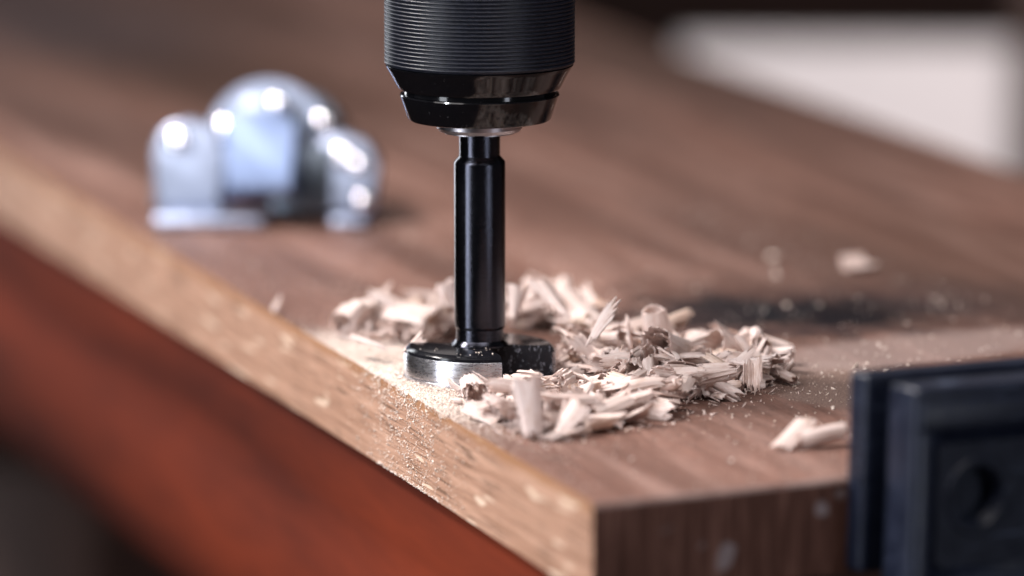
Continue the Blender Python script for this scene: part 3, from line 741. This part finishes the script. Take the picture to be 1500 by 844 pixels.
hero('straight flat sliver leaning across the fluted bundle', (875, 562), (908, 503), -10, -8, .5, 'sliver', 27, turns=.1, rad=.8, groups=2, splay=.03, th=.3, jag=.1)
hero('blurred club shaped splinter standing upright in the front heap', (783, 652), (769, 548), -66, -62, 2.4, 'roll', 28, turns=.8, rad=2.2, cone=.6, groups=4, splay=.03, th=.35, jag=.15)
hero('blurred open fan of fibres at the front of the heap', (810, 650), (850, 585), -66, -60, .2, 'fan', 29, turns=.35, rad=1.8, groups=5, splay=.06, th=.3, jag=.12)
hero('long flat stick lying along the front foot of the heap', (795, 652), (862, 632), -68, -62, .2, 'sliver', 30, turns=.2, rad=.8, groups=2, splay=.03, th=.35, jag=.1)
hero('rounded shaving just right of the front fan', (862, 628), (930, 600), -55, -46, 1.0, 'roll', 31, turns=.8, rad=2.0, groups=3, splay=.05, th=.3, jag=.15)
hero('ragged flake leaning on the steel rim of the bit', (742, 578), (694, 548), -22, -18, .7, 'fan', 32, turns=.5, rad=1.6, groups=4, splay=.03, th=.2, jag=.15)
hero('small rough flake lying low against the steel rim', (690, 585), (665, 566), -24, -19, .3, 'crumple', 33, turns=1.0, rad=2.0, groups=4, splay=.05, th=.2, jag=.2)
hero('smooth blurred slip shaving at the left of the front heap', (680, 592), (736, 618), -44, -50, .2, 'sliver', 34, turns=.9, rad=1.3, groups=2, splay=.03, th=.3, jag=.1)
hero('large pale blurred flake standing behind the bit', (835, 470), (790, 408), 26, 36, .3, 'fan', 35, turns=.3, rad=2.2, groups=3, splay=.03, th=.3, jag=.1)
hero('blurred flake standing close beside the rear of the shank', (752, 470), (762, 412), 30, 34, .8, 'fan', 36, turns=.35, rad=2.0, groups=3, splay=.04, th=.3, jag=.1)
hero('blurred knob of wood left of the shank', (665, 446), (650, 412), 42, 42, .8, 'roll', 37, turns=1.0, rad=1.8, groups=2, splay=.02, th=.3, jag=.1)
hero('plump blurred roll at the left end of the rear pile', (506, 474), (530, 448), 44, 48, .4, 'roll', 38, turns=1.0, rad=2.0, groups=2, splay=.02, th=.3, jag=.1)
hero('tilted blurred flake topping the rear left pile', (600, 468), (545, 425), 40, 46, .4, 'fan', 39, turns=.3, rad=2.0, groups=3, splay=.03, th=.3, jag=.1)
hero('broad flake lying flat on top of the rear left pile', (565, 450), (640, 462), 42, 38, .2, 'sliver', 40, turns=1.6, rad=2.0, groups=3, splay=.05, th=.3, jag=.15)
hero('feathered strip pointing left out of the rear left pile', (572, 512), (505, 490), 14, 22, .2, 'fan', 41, turns=.1, rad=1.2, groups=5, splay=.10, th=.25, jag=.15)
hero('slender strip draped on the top edge of the bit head', (594, 518), (626, 490), -3, 8, .5, 'sliver', 42, turns=.2, rad=.8, groups=3, splay=.10, th=.22, jag=.2)
hero('large blurred shaving lying alone beside the clamp', (1138, 690), (1185, 642), -78, -70, .3, 'sliver', 43, turns=.6, rad=1.2, groups=2, splay=.03, th=.35, jag=.1)
hero('blurred curled shaving half hidden behind the clamp', (1165, 672), (1246, 654), -76, -70, .3, 'roll', 44, turns=.8, rad=1.5, groups=2, splay=.03, th=.35, jag=.1)
hero('small blurred chip lying alone beyond the dark stain', (1234, 396), (1280, 390), 132, 134, .3, 'crumple', 45, turns=1.0, rad=2.2, groups=2, splay=.03, th=.5, jag=.1)
hero('small blurred chip by the near edge left of the pile', (398, 462), (412, 440), 78, 78, .3, 'sliver', 46, turns=.1, rad=.8, groups=2, splay=.1, th=.4, jag=.1)

# small crumbs and broken fibres: uncountable, one mesh
def bits_mesh(name, pts, sizes, elong, mat, seed, parent=None):
    r = np.random.default_rng(seed); N = len(pts)
    base = np.array([[1, 0, -.35], [-.5, .87, -.35], [-.5, -.87, -.35], [0, 0, .8]])
    fac = np.array([[0, 2, 1], [0, 1, 3], [1, 2, 3], [2, 0, 3]])
    q = r.normal(size=(N, 4)); q /= np.linalg.norm(q, axis=1, keepdims=True)
    w_, x, y, z = q.T
    Rm = np.stack([np.stack([1-2*(y*y+z*z), 2*(x*y-z*w_), 2*(x*z+y*w_)], -1), np.stack([2*(x*y+z*w_), 1-2*(x*x+z*z), 2*(y*z-x*w_)], -1), np.stack([2*(x*z-y*w_), 2*(y*z+x*w_), 1-2*(x*x+y*y)], -1)], 1)
    sc = np.stack([sizes*elong, sizes, sizes], 1)
    loc = base[None]*sc[:, None, :]*(1+r.normal(0, .15, (N, 4, 3)))
    Wv = np.einsum('nij,nkj->nki', Rm, loc)+pts[:, None, :]
    V = (Wv.reshape(-1, 3)*MM).astype(np.float32); Fi = (fac[None]+(np.arange(N)*4)[:, None, None]).reshape(-1).astype(np.int32)
    me = bpy.data.meshes.new(name); me.vertices.add(N*4); me.vertices.foreach_set('co', V.ravel()); me.loops.add(len(Fi)); me.loops.foreach_set('vertex_index', Fi)
    me.polygons.add(N*4); me.polygons.foreach_set('loop_start', np.arange(0, N*12, 3, dtype=np.int32)); me.polygons.foreach_set('loop_total', np.full(N*4, 3, np.int32)); me.update(calc_edges=True); me.validate()
    me.materials.append(mat); o = bpy.data.objects.new(name, me); COL.objects.link(o); return o

def scatter(polys, r):      # polys: (pixel polygon, count)
    out = []
    for poly, num in polys:
        xs = [p[0] for p in poly]; ys = [p[1] for p in poly]; k = 0
        while k < num:
            px, py = r.uniform(min(xs), max(xs)), r.uniform(min(ys), max(ys))
            if in_poly(px, py, poly): out.append(on_z(px, py)); k += 1
    return np.array(out)
r_ = np.random.default_rng(5)
# crumbs among and around the shavings
C = scatter([(z[0], n) for z, n in zip(ZONES, (500, 300, 1500, 900))]+[([(660, 570), (800, 560), (1170, 540), (1180, 575), (1050, 612), (930, 632), (790, 664), (700, 622)], 420)], r_)
ix, iy = hidx(C[:, 0], C[:, 1]); C[:, 2] = np.minimum(H[ix, iy], 7)*r_.random(len(C))+.12
C = C[(np.hypot(C[:, 0], C[:, 1]) > 15.6)]
lx = np.array([to_local(c)[0] for c in C]); C = C[lx > 1.5]
tag(bits_mesh('shaving_crumbs', C, r_.uniform(.12, .34, len(C)), r_.uniform(1.2, 6.5, len(C)), M_SH[0], 6), 'broken fibres and crumbs scattered through the heap of shavings', 'wood crumbs', kind='stuff')

# sawdust: dense by the left of the bit and spilling over the edge
pts = []
N = 26000
c0 = to_local((-11, -6, 0))
lx = np.abs(r_.normal(0, 9.5, N))+.05; ly = c0[1]+r_.normal(0, 24, N)
ok = r_.random(N) < np.exp(-(np.maximum(0, lx-16)/7.0)**2); lx, ly = lx[ok], ly[ok]
Wp = np.array([to_world(a, b, .08) for a, b in zip(lx, ly)]); Wp = Wp[np.hypot(Wp[:, 0], Wp[:, 1]) > 15.2]
mound = .45*np.exp(-((np.hypot(Wp[:, 0]+0, Wp[:, 1])-15.5)/3.5)**2)*(Wp[:, 0] < 6)
Wp[:, 2] += mound*r_.random(len(Wp)); pts.append(Wp)
# on the vertical edge face
N = 4600; ly = c0[1]-6+r_.normal(0, 26, N); z = -r_.random(N)**1.7*17; keep = r_.random(N) < np.exp(-((ly-(c0[1]-6)-z*.8)/30)**2)*(.25+.75*(np.sin(ly*.5)*np.sin(ly*.23+z*.6) > -.2))
ly, z = ly[keep], z[keep]; pts.append(np.array([to_world(-.05, b, c) for b, c in zip(ly, z)]))
N = 420; ly = c0[1]-14+r_.normal(0, 15, N); pts.append(np.array([to_world(-.12+abs(r_.normal(0, .15)), b, -BT+abs(r_.normal(0, .35))) for b in ly]))
P = np.vstack(pts)
tag(bits_mesh('sawdust', P, r_.gamma(3, .030, len(P))+.03, r_.uniform(.9, 2.6, len(P)), M_DUST, 7), 'fine pale sawdust heaped left of the bit and spilling over the edge', 'sawdust', kind='stuff')
# thin scatter over the rest of the board
N = 2300; lx = r_.uniform(1, 150, N); ly = r_.uniform(3, 330, N)
P = np.array([to_world(a, b, .1) for a, b in zip(lx, ly)]); P = P[(np.hypot(P[:, 0], P[:, 1]) > 15.5)]
q = px_local(1210, 555); 
P2 = np.array([to_world(q[0]+a, q[1]+b, .1) for a, b in r_.normal(0, 14, (380, 2))]); P = np.vstack([P, P2])
lc = np.array([to_local(c) for c in P]); P = P[(lc[:, 0] > .6) & (lc[:, 1] > lc[:, 0]*END_SLOPE+2)]
lh = r_.normal(0, 1, (40, 2))*np.array([7, 4])+np.array([-2, -9]); P3 = np.array([(a, b, 6.95-.2) for a, b in lh if 5.8 < math.hypot(a, b) < 13.4 and not (17 < math.degrees(math.atan2(a, -b)) < 82)])
P = np.vstack([P, P3]); sz = r_.gamma(2.2, .05, len(P))+.03; sz[r_.random(len(P)) < .03] *= 2.6
tag(bits_mesh('dust_specks', P, sz, r_.uniform(.9, 2.6, len(P)), M_DUST, 8), 'stray specks of pale wood dust scattered over the dark board', 'wood dust', kind='stuff')
print('shavings', count)
